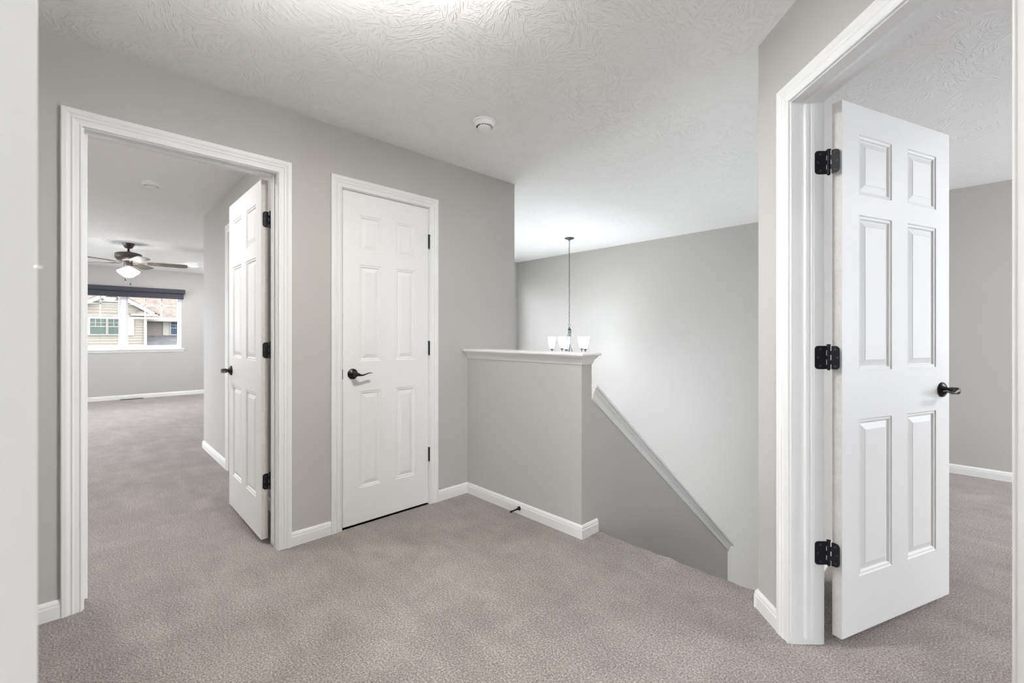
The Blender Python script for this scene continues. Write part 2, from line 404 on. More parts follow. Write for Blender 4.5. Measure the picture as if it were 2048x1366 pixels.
def door_trim(name, T, o, thick, stop_y, stop_w=.035, back=True, label=None, front=True):
    a, c = o; root = empty(name, T @ Vector(((a+c)/2, 0, 0)), kind='structure', label=label, cat='door frame')
    if front: casing_mb(MB(), T, a, c, HD).build('casing', M_TRIM, root)
    if back: casing_mb(MB(), T, a, c, HD, -thick, -1).build('casing', M_TRIM, root)
    b = MB()
    b.box(a-JT, a, -thick, 0, 0, HD+JT, T); b.box(c, c+JT, -thick, 0, 0, HD+JT, T); b.box(a, c, -thick, 0, HD, HD+JT, T)
    b.build('jamb', M_TRIM, root, bevel=.0015)
    if stop_y is not None:
        b = MB(); t = .011; y0, y1 = stop_y-stop_w, stop_y
        P = [(0, y0), (t*.9, y0), (t, y0+.003), (t, y0+.012), (t*.8, y0+.015), (t*.8, y0+.021), (t, y0+.024), (t, y1-.002), (t*.8, y1), (0, y1)]
        for x, s in ((a, 1), (c, -1)):
            b.prism([(x+s*u, y) for u, y in P], .028, HD, T)
        b.box(a+t, c-t, y0, y1, HD-t, HD, T)
        b.build('stop', M_TRIM, root)
    return root
TR1 = door_trim('trim_1', FL, O1, TL, -.040, label='white moulded frame around the open bedroom doorway on the left')
TR2 = door_trim('trim_2', FL, O2, TL, -.038, label='white moulded frame around the closed narrow closet door')
TR3 = door_trim('trim_3', F45, O3, T45, -.048, label='white moulded frame around the open right door')
TR4 = door_trim('trim_4', FN, O4, .115, -.060, back=False, label='white frame edge on the bedroom side wall, behind the open left door')
TR5 = door_trim('trim_5', FR, (Q0, Q1), .115, None, label='white jamb of the doorway at the left edge of the photo', front=False)
b = MB(); b.box(Q1-.0013, Q1+.001, -.003, .0010, 1.2235, 1.2252, FR); b.build('strike_lip', M_TRIM, TR5, bevel=.0006)

# ------------------------------------------------------------------ six panel doors
def slab_mb(T, w, h, z0, t=.035):
    """local x along from hinge, y 0..t, z up"""
    st = .106; mu = .104 if w < .7 else .112; p = (w-2*st-mu)/2
    X = [0, st, st+p, st+p+mu, w-st, w]
    Z = [0, .216, .822, 1.008, 1.612, 1.692, 1.922, h]
    rings = [(0, 0), (.0035, .0040), (.0075, .0045), (.0085, .0030), (.0125, .0035), (.0165, .0090), (.0195, .0095), (.041, .0030), (.043, .0018)]
    b = MB()
    for side in (0, 1):
        yf = (lambda d: d) if side == 0 else (lambda d: t-d)
        for i in range(5):
            for k in range(7):
                x0, x1, zz0, zz1 = X[i], X[i+1], Z[k]+z0, Z[k+1]+z0
                if i in (1, 3) and k in (1, 3, 5):
                    vs = []
                    for o, d in rings:
                        vs += [(x0+o, yf(d), zz0+o), (x1-o, yf(d), zz0+o), (x1-o, yf(d), zz1-o), (x0+o, yf(d), zz1-o)]
                    fs = []
                    for r in range(len(rings)-1):
                        for q in range(4): fs.append((r*4+q, r*4+(q+1) % 4, (r+1)*4+(q+1) % 4, (r+1)*4+q))
                    m = (len(rings)-1)*4; fs.append((m, m+1, m+2, m+3))
                    b.add(vs, fs, 0, False, T)
                else:
                    b.add([(x0, yf(0), zz0), (x1, yf(0), zz0), (x1, yf(0), zz1), (x0, yf(0), zz1)], [(0, 1, 2, 3)], 0, False, T)
    z1 = z0+h
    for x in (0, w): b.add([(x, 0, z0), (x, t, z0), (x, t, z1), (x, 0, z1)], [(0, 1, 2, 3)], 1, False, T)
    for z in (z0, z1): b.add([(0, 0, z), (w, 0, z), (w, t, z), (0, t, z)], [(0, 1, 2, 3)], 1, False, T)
    return b
def merge(o):
    bm = bmesh.new(); bm.from_mesh(o.data); bmesh.ops.remove_doubles(bm, verts=bm.verts, dist=.00005)
    bmesh.ops.recalc_face_normals(bm, faces=bm.faces); bm.to_mesh(o.data); bm.free()

def lever(parent, T, w, z, t, side, hand=-1):
    """side -1: on face y=0 pointing to -y; +1: on face y=t. lever runs towards the hinge (-x) when hand=-1"""
    y0 = 0 if side < 0 else t
    K = T @ Matrix.Translation((w, y0, z))
    R = Matrix(((1, 0, 0, 0), (0, 0, side, 0), (0, 1, 0, 0), (0, 0, 0, 1)))    # lathe z -> out of the face
    root_loc = K @ Vector((0, 0, 0))
    b = MB(); b.lathe([(.0325, 0), (.0325, .004), (.031, .007), (.026, .010), (.0225, .0115), (.019, .015), (.0135, .018), (.0115, .023), (.0115, .045), (0, .045)], K @ R, 32)
    o = b.build('door_handle', M_BLACK, parent, loc=root_loc)
    b = MB(); b.lathe([(0, .028), (.0125, .028), (.0145, .031), (.0145, .055), (.012, .060), (.006, .0615), (0, .0615)], K @ R, 24)
    s = hand; yy = side*.052
    P = [(0, 0), (.012, -.0015), (.024, -.0055), (.036, -.0075), (.048, -.0062), (.060, -.0025), (.073, .0015), (.085, .0040), (.096, .0038), (.104, .0012)]
    rad = [(.011, .012), (.010, .011), (.0085, .0075), (.0075, .0055), (.0080, .0045), (.0085, .0038), (.0085, .0032), (.0080, .0028), (.0065, .0024), (.003, .0018)]
    pts = [(s*a, yy, c_) for a, c_ in P]
    b.tube(pts, [(ra, rb) for ra, rb in rad], K, 14, up=(0, 0, 1))
    b.build('lever', M_BLACK, o)
    return o

def hinge(parent, pin, z, dirA, dirB, lenA, lenB, screws=True, offA=0, offB=0):
    """barrel at pin (x,y world) with leaves running along world directions dirA / dirB"""
    root_loc = Vector((pin[0], pin[1], z-.0445)); hh = .089; r = .0062
    b = MB(); Tm = Matrix.Translation(root_loc)
    for k in range(5):
        b.lathe([(r, k*hh/5+.0006), (r, (k+1)*hh/5-.0006)], Tm, 16)
    b.lathe([(.0045, 0), (.0045, hh)], Tm, 12)
    b.lathe([(0, hh), (.0045, hh), (.0078, hh+.002), (.0078, hh+.005), (.004, hh+.0065), (0, hh+.0065)], Tm, 16)
    b.lathe([(0, -.004), (.004, -.004), (.0055, -.001), (.0055, 0)], Tm, 12)
    o = b.build('hinge', M_BLACKM, parent, loc=root_loc)
    for j, (d, ln, off) in enumerate(((dirA, lenA, offA), (dirB, lenB, offB))):
        if ln <= 0: continue
        d = Vector(d).normalized(); nn = Vector((-d.y, d.x, 0))
        Tl = frame(root_loc+nn*off, d, nn)
        rc = .014
        out = [(.009, 0), (ln-rc, 0)]+[(ln-rc+rc*math.sin(a), rc-rc*math.cos(a)) for a in [i*PI/12 for i in range(1, 7)]]
        out += [(ln-rc+rc*math.cos(a), hh-rc+rc*math.sin(a)) for a in [i*PI/12 for i in range(0, 7)]]+[(.009, hh)]
        # fingers reaching the barrel
        fz = [0, 1, 2, 3, 4]
        for q in ([4, 2, 0] if j == 0 else [3, 1]):
            za, zb = q*hh/5, (q+1)*hh/5
            out += [(.009, zb), (.001, zb-.0008), (.001, za+.0008), (.009, za)]
        cl = []
        for p in out:
            if not cl or (abs(cl[-1][0]-p[0])+abs(cl[-1][1]-p[1])) > 1e-6: cl.append(p)
        if abs(cl[0][0]-cl[-1][0])+abs(cl[0][1]-cl[-1][1]) < 1e-6: cl.pop()
        # prism in (x,z) with thickness along y
        nv = len(cl); th = .0011
        vs = [(x, -th, zz) for x, zz in cl]+[(x, th, zz) for x, zz in cl]
        fs = [(i, (i+1) % nv, nv+(i+1) % nv, nv+i) for i in range(nv)]+[tuple(range(nv)), tuple(range(nv, 2*nv))]
        lf = MB().add(vs, fs, 0, False, Tl).build('hinge_leaf', M_BLACKM, o)
        if screws:
            sb = MB()
            for sx, sz in ((ln*.60, .013), (ln*.78, .0445), (ln*.60, .076)):
                for sg in (-1, 1):
                    Ts = Tl @ Matrix.Translation((sx, sg*th, sz)) @ Matrix(((1, 0, 0, 0), (0, 0, sg, 0), (0, 1, 0, 0), (0, 0, 0, 1)))
                    sb.lathe([(0, .0001), (.0015, .0001), (.0016, .0006), (.0036, .0007), (.0040, 0)], Ts, 12)
            sb.build('screws', M_SCREW, lf)
    return o

ZH = (.352, 1.098, 1.842)
def make_door(name, hx, hy, dx, ny, w, z0, h, label, group=None, handles=(-1, 1), pin=None, jdir=None, lenA=.034, lenB=.034, offA=0, offB=0, hand=-1, bdir=None, latch=True):
    T = frame((hx, hy, 0), dx, ny)
    root = empty(name, (hx, hy, z0), label, 'door', group, 'structure')
    s = slab_mb(T, w, h, z0).build('door_panel', [M_DOOR, M_EDGE], root); merge(s)
    for sd in handles: lever(root, T, w-.062, .945, .035, sd, hand)
    if latch:
        b = MB(); b.box(w-.0008, w+.0010, .005, .030, .945-.028, .945+.028, T); b.build('latch_plate', M_BLACKM, root)
    if pin:
        for z in ZH: hinge(root, pin, z, jdir, bdir or ny, lenA, lenB, True, offA, offB)
    return root, T

# bedroom door on the left: swung into the bedroom, square to its wall
make_door('door_1', -2.806, .727, (-1, 0, 0), (0, 1, 0), .762, .026, 2.040,
          'white six-panel door standing open into the bedroom on the left',
          pin=(-2.798, .7735), jdir=(1, -.02, 0), bdir=(-.18, -1, 0), lenA=.040, lenB=.040)
# closet door: closed, hinges on its right
T2o = (XL-.001, O2[1]-.003)
r2, T2 = make_door('door_2', XL-.003, O2[1]-.003, (0, -1, 0), (-1, 0, 0), .6105, .012, 2.058,
          'closed white six-panel closet door, narrowest of the doors', handles=(-1,), latch=False)
for z in (.349, 1.092, 1.838):
    hinge(r2, (XL+.0045, O2[1]-.0015), z, (-1, 0, 0), (-1, 0, 0), 0, 0)
b = MB(); b.box(XL-.020, XL+.001, O2[0]-.0015, O2[0]+.0030, .945-.030, .945+.030); b.build('latch_plate', M_BLACKM, r2)
# right door: swung wide open into the right room
dR = Vector((.3515, .9362, 0)); nR = Vector((-.9362, .3515, 0))
make_door('door_3', -.3538, 2.063, tuple(dR), tuple(nR), .757, .036, 2.034,
          'white six-panel door swung wide open on the right with three black hinges',
          pin=(-.3935, 2.052), jdir=(-R2, -R2, 0), bdir=(.84, -.10, 0), lenA=.052, lenB=.036, offA=-.001)
# closed door on the bedroom side wall
T4 = frame((xw-O4[1]+.003, .962, 0), (1, 0, 0), (0, 1, 0))
r4 = empty('door_4', (xw-O4[1]+.003, .962, .02), 'white door on the bedroom side wall, hidden behind the open left door', 'door', None, 'structure')
s = slab_mb(T4, .754, 2.045, .022).build('door_panel', [M_DOOR, M_EDGE], r4); merge(s)

# ------------------------------------------------------------------ half wall cap and sloping cap
def loft(b, secs, mi=0):
    n = len(secs[0]); vs = [p for s_ in secs for p in s_]; fs = []
    for i in range(len(secs)-1):
        for k in range(n): fs.append((i*n+k, i*n+(k+1) % n, (i+1)*n+(k+1) % n, (i+1)*n+k))
    fs += [tuple(range(n)), tuple(range((len(secs)-1)*n, len(secs)*n))]
    return b.add(vs, fs, mi, False)
capr = empty('trim_ledge', (-2.1, 2.14, 1.06), kind='structure', label='white ledge capping the half wall', cat='ledge')
b = MB(); zt0 = 1.062
b.box(XL+.001, -1.5545, 2.050, 2.240, zt0, zt0+.018)
b.build('ledge_board', M_TRIM, capr, bevel=.006)
MP = [(0, -.050), (.004, -.050), (.006, -.044), (.008, -.038), (.016, -.020), (.026, -.010), (.028, -.004), (.030, 0), (0, 0)]   # (out, down)
b = MB(); secs = []
for (cx, cy, ox, oy) in ((XL+.001, 2.095, 0, -1), (-1.597, 2.095, 1, -1), (-1.597, 2.192, 1, 1), (XL+.001, 2.192, 0, 1)):
    secs.append([(cx+ox*o, cy+oy*o, zt0+z) for o, z in MP])
loft(b, secs); b.build('ledge_moulding', M_TRIM, capr)
kr = empty('trim_rail_cap', (-1.65, 3.2, .1), kind='structure', label='white sloping cap running down the knee wall beside the stairs', cat='stair cap')
cs = math.sqrt(1+KS*KS); yA, yB = 2.194, 4.335
def slope_bar(poly, yA, yB, xc=-1.6485):
    secs = []
    for y in (yA, yB): secs.append([(xc+o, y+ (0 if y == yA else u*.0), zt(y)+u*cs) for o, u in poly])
    return loft(MB(), secs)
hw = .0515
slope_bar([(-hw-.034, 0), (hw+.034, 0), (hw+.037, .004), (hw+.037, .013), (hw+.033, .018), (-hw-.033, .018), (-hw-.037, .013), (-hw-.037, .004)], yA, yB).build('cap_board', M_TRIM, kr)
MP2 = [(0, -.056), (.005, -.056), (.007, -.050), (.009, -.046), (.009, -.040), (.014, -.026), (.022, -.014), (.026, -.006), (.027, 0), (0, 0)]
slope_bar([(hw+o, u) for o, u in MP2], yA, yB-.03).build('cap_moulding', M_TRIM, kr)
slope_bar([(-hw-o, u) for o, u in MP2], yA, yB-.03).build('cap_moulding', M_TRIM, kr)

# ------------------------------------------------------------------ smoke detectors
def detector(x, y, label, ang=0.0, r=.068):
    root = empty('smoke_detector', (x, y, H), label, 'smoke detector')
    T = Matrix.Translation((x, y, H)) @ Matrix.Rotation(ang, 4, 'Z')
    b = MB(); b.lathe([(r*.98, 0), (r, -.004), (r, -.009), (r*.97, -.011), (r*.90, -.012)], T, 48); b.build('base_plate', M_PLASTIC, root)
    b = MB(); b.lathe([(r*.90, -.010), (r*.885, -.020), (r*.86, -.030), (r*.80, -.035), (r*.74, -.0355), (r*.70, -.034), (r*.70, -.030)], T, 48); b.build('body', M_PLASTIC, root)
    b = MB(); b.lathe([(r*.70, -.0335), (r*.60, -.0335), (0, -.0335)], T, 48); b.build('vent_ring', M_VENTDARK, root)
    b = MB(); b.lathe([(r*.585, -.034), (r*.585, -.0415), (r*.55, -.0455), (r*.30, -.048), (0, -.0485)], T, 48)
    for k in range(18):
        a = 2*PI*k/18
        if 5 < k < 9: continue
        b.box(r*.57, r*.715, -.0018, .0018, -.0360, -.031, T @ Matrix.Rotation(a, 4, 'Z'))
    b.build('cover', M_PLASTIC, root)
    b = MB(); b.lathe([(0, -.048), (.006, -.0483), (.006, -.0498), (0, -.050)], T, 20); b.build('test_button', M_PLASTIC, root)
    return root, T
d1, TD = detector(-2.008, 1.703, 'white round smoke detector on the hall ceiling, in front of the closet door', 2.0)
# tiny grey caption moulded on the base rim
b = MB()
for k in range(9):
    a = .55+k*.045
    b.box(.0625, .0635, -.0009, .0009, -.0195-(.002 if k % 3 else 0), -.0140, TD @ Matrix.Rotation(a, 4, 'Z') @ Matrix.Translation((-.0020, 0, 0)))
b.build('caption', M_LABEL, d1)
detector(-4.70, .405, 'white smoke detector on the bedroom ceiling beyond the open doorway', 1.0)

# ------------------------------------------------------------------ hall lamp above the frame, bedroom lamp, and added fill lamps
def disc_light(name, x, y, r, m, label, rim=.012, drop=.020):
    root = empty(name, (x, y, H), label, 'ceiling light')
    T = Matrix.Translation((x, y, H))
    MB().lathe([(r+rim, 0), (r+rim, -.006), (r+rim*.5, -drop*.6), (r, -drop*.6)], T, 40).build('rim', M_PLASTIC, root)
    MB().lathe([(r, -drop*.5), (r*.9, -drop*.85), (r*.6, -drop), (0, -drop*1.08)], T, 40).build('lens', m, root)
    return root
hl = empty('ceiling_light', (-1.07, .256, 1.98), 'added bowl uplight brightening the hall ceiling, hung near the camera above the frame', 'ceiling light')  # added lamp, throws fill light up onto the hall ceiling
TH = Matrix.Translation((-1.07, .256, 0)); ZB = 2.0
MB().lathe([(.065, H), (.065, H-.010), (.045, H-.020), (.010, H-.026), (.008, ZB+.03), (.016, ZB+.025), (.012, ZB-.005), (0, ZB-.01)], TH, 32).build('canopy', M_NICKEL, hl)
MB().lathe([(.012, ZB), (.05, ZB+.006), (.095, ZB+.025), (.128, ZB+.06), (.140, ZB+.095), (.135, ZB+.095), (.123, ZB+.063), (.092, ZB+.030), (.048, ZB+.011), (.012, ZB+.006)], TH, 40).build('bowl', M_NICKEL, hl)
MB().lathe([(.010, ZB+.045), (.060, ZB+.050), (.115, ZB+.066), (.118, ZB+.072), (.060, ZB+.078), (.010, ZB+.080)], TH, 40).build('lens', E_HALL_FILL, hl)
disc_light('ceiling_light', -1.257, .929, .085, E_DISC, 'round flat lamp on the hall ceiling, its glow at the top edge of the photo', drop=.016)
disc_light('recessed_light', -9.76, 1.43, .075, E_REC, 'small round glowing ceiling lamp right of the ceiling fan')
disc_light('recessed_light', -6.6, -1.6, .075, E_REC, 'added unseen round ceiling lamp in the near left part of the bedroom')  # this and the next three are added to brighten the bedroom
disc_light('recessed_light', -9.76, -1.6, .075, E_REC, 'added unseen round ceiling lamp in the far left corner of the bedroom')
disc_light('recessed_light', -3.35, -.10, .060, E_REC, 'added unseen round ceiling lamp just inside the bedroom doorway')
disc_light('recessed_light', -4.6, -1.6, .075, E_REC, 'added unseen round ceiling lamp left of the bedroom doorway')
disc_light('ceiling_light', 2.0, 3.9, .14, E_RIGHT_FILL, 'added unseen ceiling lamp brightening the room behind the right door', drop=.05)  # added fill lamp, out of view
disc_light('ceiling_light', .75, -.85, .16, E_REAR_FILL, 'added unseen ceiling lamp brightening the room behind the camera', drop=.04)  # added to brighten the space behind the camera

# ------------------------------------------------------------------ door stop and floor register
ds = empty('door_stop', (-2.098, 2.0815, .038), 'small black door stop on the baseboard of the half wall', 'door stop')
Ts = Matrix.Translation((-2.098, 2.0815, .040)) @ Matrix.Rotation(math.radians(3), 4, 'Z') @ Matrix(((1, 0, 0, 0), (0, 0, -1, 0), (0, 1, 0, 0), (0, 0, 0, 1)))
MB().lathe([(.014, 0), (.0135, .003), (.010, .010), (.0070, .018), (.0056, .026), (.0050, .060), (.0050, .072)], Ts, 24).build('stem', M_BLACKM, ds)
MB().lathe([(.0062, .070), (.0072, .073), (.0072, .082), (.0060, .086), (0, .087)], Ts, 24).build('rubber_tip', M_BLACKM, ds)
rg = empty('floor_register', (-10.85, .655, 0), 'brown floor register at the foot of the wall under the bedroom window', 'floor vent')
b = MB(); x0, x1, y0, y1 = -10.925, -10.815, .49, .82
b.box(x0, x0+.012, y0, y1, .0005, .008); b.box(x1-.012, x1, y0, y1, .0005, .008); b.box(x0+.012, x1-.012, y0, y0+.012, .0005, .008); b.box(x0+.012, x1-.012, y1-.012, y1, .0005, .008)
b.build('frame', M_REG, rg)
b = MB()
for k in range(18):
    y = y0+.02+k*.0166; b.box(x0+.012, x1-.012, y, y+.005, .001, .006)
b.build('louvres', M_REG, rg)

# ------------------------------------------------------------------ chandelier
CX, CY = -3.65, 4.53
ch = empty('chandelier', (CX, CY, .80), 'dark iron five-light chandelier hanging on a chain over the stairwell', 'chandelier')
TC = Matrix.Translation((CX, CY, 0))
MB().lathe([(.062, H), (.062, H-.006), (.050, H-.014), (.020, H-.024), (.008, H-.030), (.006, H-.045), (0, H-.045)], TC, 32).build('canopy', M_NICKEL, ch)
b = MB(); z = H-.045; k = 0
while z > 1.335:
    a = (k % 2)*PI/2+.35; pts = []
    for i in range(14):
        t = 2*PI*i/14; w = .0085*math.cos(t); hz = .0185*math.sin(t)
        pts.append((w*math.cos(a), w*math.sin(a), z-.016+hz))
    b.tube(pts, .0019, TC, 6, closed=True); z -= .0305; k += 1
b.build('chain', M_NICKEL, ch)
b = MB(); pts = [(.004*math.sin(i*1.1), .004*math.cos(i*.8), H-.045-i*(H-.045-1.30)/40) for i in range(41)]
b.tube(pts, .0013, TC, 6); b.build('wire', M_NICKEL, ch)
b = MB(); b.tube([(.017*math.cos(2*PI*i/16)*.95, .017*math.cos(2*PI*i/16)*.3, 1.310+.017*math.sin(2*PI*i/16)) for i in range(16)], .0024, TC, 6, closed=True)
b.lathe([(0, 1.296), (.006, 1.292), (.009, 1.282), (.012, 1.272), (.022, 1.266), (.024, 1.258), (.024, 1.232), (.021, 1.226), (.028, 1.222), (.030, 1.217), (.026, 1.212), (.010, 1.208), (.008, .90), (.022, .885), (.026, .865), (.018, .845), (.008, .83), (.010, .815), (0, .805)], TC, 24)
b.build('stem', M_NICKEL, ch)
for k in range(5):
    # shade offsets seen in the photo fix the turn of the ring
    a = math.radians(226.9+k*72); ca, sa = math.cos(a), math.sin(a); RR = .225
    prof = [(.018, 1.215), (.020, 1.16), (.022, 1.10), (.030, 1.03), (.050, .965), (.085, .915), (.130, .888), (.175, .885), (.205, .910), (.220, .950), (RR, .988)]
    arm = MB().tube([(r*ca, r*sa, z) for r, z in prof], .0055, TC, 10, up=(-sa, ca, 0)).build('arm', M_NICKEL, ch)
    Tk = Matrix.Translation((CX+RR*ca, CY+RR*sa, .982))
    MB().lathe([(0, 0), (.006, 0), (.006, .010), (.020, .022), (.026, .030), (.026, .034), (0, .034)], Tk, 20).build('cup', M_NICKEL, arm)
    MB().lathe([(0, .035), (.022, .035), (.028, .050), (.038, .088), (.0455, .125), (.0495, .155), (.0515, .182), (.049, .182), (.047, .155), (.043, .125), (.0355, .088), (.026, .052), (.020, .040), (0, .040)], Tk, 28).build('glass_shade', E_CHAND, ch)
    MB().lathe([(0, .070), (.010, .075), (.014, .105), (.021, .138), (.022, .152), (.016, .168), (0, .174)], Tk, 16).build('bulb', E_BULB, ch)

# ------------------------------------------------------------------ bedroom ceiling fan
FX, FY = -8.04, .45
fan = empty('ceiling_fan', (FX, FY, 1.9), 'five-blade ceiling fan with dark motor and glowing bell lights in the bedroom', 'ceiling fan')
TF = Matrix.Translation((FX, FY, 0))
MB().lathe([(.068, H), (.068, H-.012), (.060, H-.030), (.046, H-.055), (.036, H-.066), (.020, H-.070)], TF, 32).build('canopy', M_PEWTER, fan)
MB().lathe([(.0125, H-.066), (.0125, 2.335), (.026, 2.325), (.030, 2.305)], TF, 20).build('downrod', M_PEWTER, fan)
MB().lathe([(.028, 2.318), (.10, 2.312), (.138, 2.300), (.145, 2.290), (.145, 2.245), (.140, 2.232), (.132, 2.228), (.120, 2.205), (.055, 2.195)], TF, 48).build('motor_housing', M_PEWTER, fan)
lk = MB().lathe([(.050, 2.200), (.052, 2.170), (.050, 2.135), (.046, 2.122), (.022, 2.112), (0, 2.108)], TF, 32).build('light_kit', M_PEWTER, fan)
FANROT = math.radians(11)
for k in range(5):
    a = FANROT+k*2*PI/5; R = TF @ Matrix.Rotation(a, 4, 'Z') @ Matrix.Translation((0, 0, 2.18)) @ Matrix.Rotation(math.radians(-12), 4, 'X')
    b = MB(); o = [(.20, -.052), (.24, -.060), (.45, -.068), (.60, -.070), (.635, -.062), (.652, -.040), (.655, 0), (.652, .040), (.635, .062), (.60, .070), (.45, .068), (.24, .060), (.20, .052)]
    b.prism(o, -.003, .003, R); bl = b.build('blade', M_BLADE, fan)
    b = MB()
    for sgn in (-1, 1):
        b.tube([(.085, sgn*.012, .012), (.12, sgn*.018, -.010), (.155, sgn*.012, -.004), (.175, sgn*.030, -.006), (.205, sgn*.036, -.005), (.235, sgn*.020, -.005), (.255, 0, -.005)], .0045, R, 8, flat=.6)
    b.build('blade_iron', M_PEWTER, bl)
for k in range(3):
    a = math.radians(57+k*120); R = TF @ Matrix.Translation((0, 0, 2.142)) @ Matrix.Rotation(a, 4, 'Z') @ Matrix.Translation((.034, 0, 0)) @ Matrix.Rotation(math.radians(40), 4, 'Y') @ Matrix.Translation((0, 0, -.045))
    # local -z now points down and outwards
    MB().lathe([(.020, .030), (.024, .010), (.027, -.004), (.022, -.006)], R, 24).build('socket', M_PEWTER, lk)
    MB().lathe([(.024, -.002), (.030, -.015), (.046, -.040), (.062, -.070), (.070, -.095), (.078, -.112), (.075, -.113), (.066, -.095), (.056, -.070), (.040, -.040), (.024, -.018), (0, -.012)], R, 32).build('glass_shade', E_FAN, fan)
for (dx, dy, zz) in ((.03, -.035, 1.925), (.01, .02, 1.872)):
    b = MB(); b.tube([(dx, dy, 2.12), (dx, dy, zz+.03)], .0012, TF, 6); pc = b.build('pull_chain', M_NICKEL, fan)
    MB().lathe([(0, zz+.034), (.004, zz+.030), (.0085, zz+.012), (.0085, zz+.004), (0, zz)], TF @ Matrix.Translation((dx, dy, 0)), 14).build('pull_knob', M_PEWTER, pc)

# ------------------------------------------------------------------ bedroom window: twin double-hung unit, sill, roller shade
win = empty('window_1', (WX-.07, .545, WZ0), 'wide white twin window of the bedroom facing the neighbouring houses', 'window', None, 'structure')
xo, xi = WX-.11, WX-.045
b = MB(); mid = .545
b.box(xo, xi, WY0, WY0+.035, WZ0+.012, WZ1); b.box(xo, xi, WY1-.035, WY1, WZ0+.012, WZ1)
b.box(xo, xi, mid-.038, mid+.038, WZ0+.012, WZ1); b.box(xo, xi, WY0+.035, mid-.038, WZ1-.035, WZ1); b.box(xo, xi, mid+.038, WY1-.035, WZ1-.035, WZ1)
b.box(xo, xi, WY0+.035, mid-.038, WZ0+.012, WZ0+.045); b.box(xo, xi, mid+.038, WY1-.035, WZ0+.012, WZ0+.045)
b.build('window_frame', M_VINYL, win, bevel=.003)
zm = 1.515
for a, c_ in ((WY0+.035, mid-.038), (mid+.038, WY1-.035)):
    for lo, hi, xa, xb in ((WZ0+.045, zm+.018, xi-.030, xi-.008), (zm-.018, WZ1-.035, xi-.055, xi-.033)):
        b = MB(); f = .030
        b.box(xa, xb, a, a+f, lo, hi); b.box(xa, xb, c_-f, c_, lo, hi); b.box(xa, xb, a+f, c_-f, lo, lo+.034); b.box(xa, xb, a+f, c_-f, hi-.034, hi)
        sash = b.build('sash', M_VINYL, win, bevel=.002)
        xm = (xa+xb)/2
        MB().box(xm-.002, xm+.002, a+f, c_-f, lo+.034, hi-.034).build('pane', M_GLASS, sash)
        if lo > 1.2:
            b = MB(); g = .009
            for q in (1, 2):
                yy = a+f+(c_-a-2*f)*q/3; b.box(xm-.004, xm+.004, yy-g, yy+g, lo+.034, hi-.034)
            b.box(xm-.004, xm+.004, a+f, c_-f, 1.765-g, 1.765+g)
            b.build('grille', M_VINYL, sash)
b = MB(); b.box(WX-.045, WX+.032, WY0-.045, WY1+.045, WZ0-.010, WZ0+.012); b.build('window_sill', M_TRIM, win, bevel=.004)
b = MB(); b.box(WX, WX+.012, WY0-.03, WY1+.03, WZ0-.050, WZ0-.010); b.build('apron', M_TRIM, win, bevel=.003)
rs = empty('roller_shade', (WX+.06, .545, 2.08), 'charcoal roller shade with valance, drawn a little down over the bedroom window', 'window shade')
b = MB(); b.box(WX+.001, WX+.085, -.36, 1.465, 2.005, 2.085); b.build('valance', M_SHADE, rs, bevel=.004)
b = MB(); b.box(WX+.050, WX+.0515, -.335, 1.440, 1.915, 2.010)
b.build('shade_cloth', M_SHADE, rs)
b = MB(); b.box(WX+.046, WX+.056, -.335, 1.440, 1.895, 1.916); b.build('bottom_bar', M_SHADE, rs, bevel=.003)
w5 = empty('added_window_5', (-8.0, -3.24, .75), kind='structure')  # added side window, brings more daylight into the bedroom
b = MB()
for x in (-9.6, -8.57, -7.5, -6.46): b.box(x, x+.06, -3.27, -3.21, .75, 2.1)
b.box(-9.54, -6.46, -3.268, -3.212, .75, .81); b.box(-9.54, -6.46, -3.268, -3.212, 2.04, 2.1); b.build('window_frame', M_VINYL, w5)
MB().box(-9.54, -6.46, -3.242, -3.238, .81, 2.04).build('pane', M_GLASS, w5)
# unseen daylight windows: the right room's, and one added behind the camera
for nm, y0, y1 in (('window_2', 3.6, 5.2), ('added_window_6', -3.9, -2.0)):
    w2 = empty(nm, (3.26, (y0+y1)/2, .70), kind='structure'); b = MB(); ym = (y0+y1)/2
    for ya, yb in ((y0, y0+.05), (ym-.03, ym+.03), (y1-.05, y1)): b.box(3.23, 3.29, ya, yb, .70, 2.12)
    for z0, z1 in ((.70, .75), (1.39, 1.43), (2.07, 2.12)): b.box(3.235, 3.285, y0+.05, y1-.05, z0, z1)
    b.build('window_frame', M_VINYL, w2)
    MB().box(3.258, 3.262, y0+.05, y1-.05, .75, 2.07).build('pane', M_GLASS, w2)
w7 = empty('added_window_7', (1.9, -4.24, .50), kind='structure'); b = MB()  # second added window behind the camera, fill daylight for the hall
for x0, x1 in ((.9, .95), (1.87, 1.93), (2.85, 2.9)): b.box(x0, x1, -4.27, -4.21, .50, 2.12)
b.box(.95, 2.85, -4.265, -4.215, .50, .55); b.box(.95, 2.85, -4.265, -4.215, 2.07, 2.12); b.build('window_frame', M_VINYL, w7)
MB().box(.95, 2.85, -4.242, -4.238, .55, 2.07).build('pane', M_GLASS, w7)
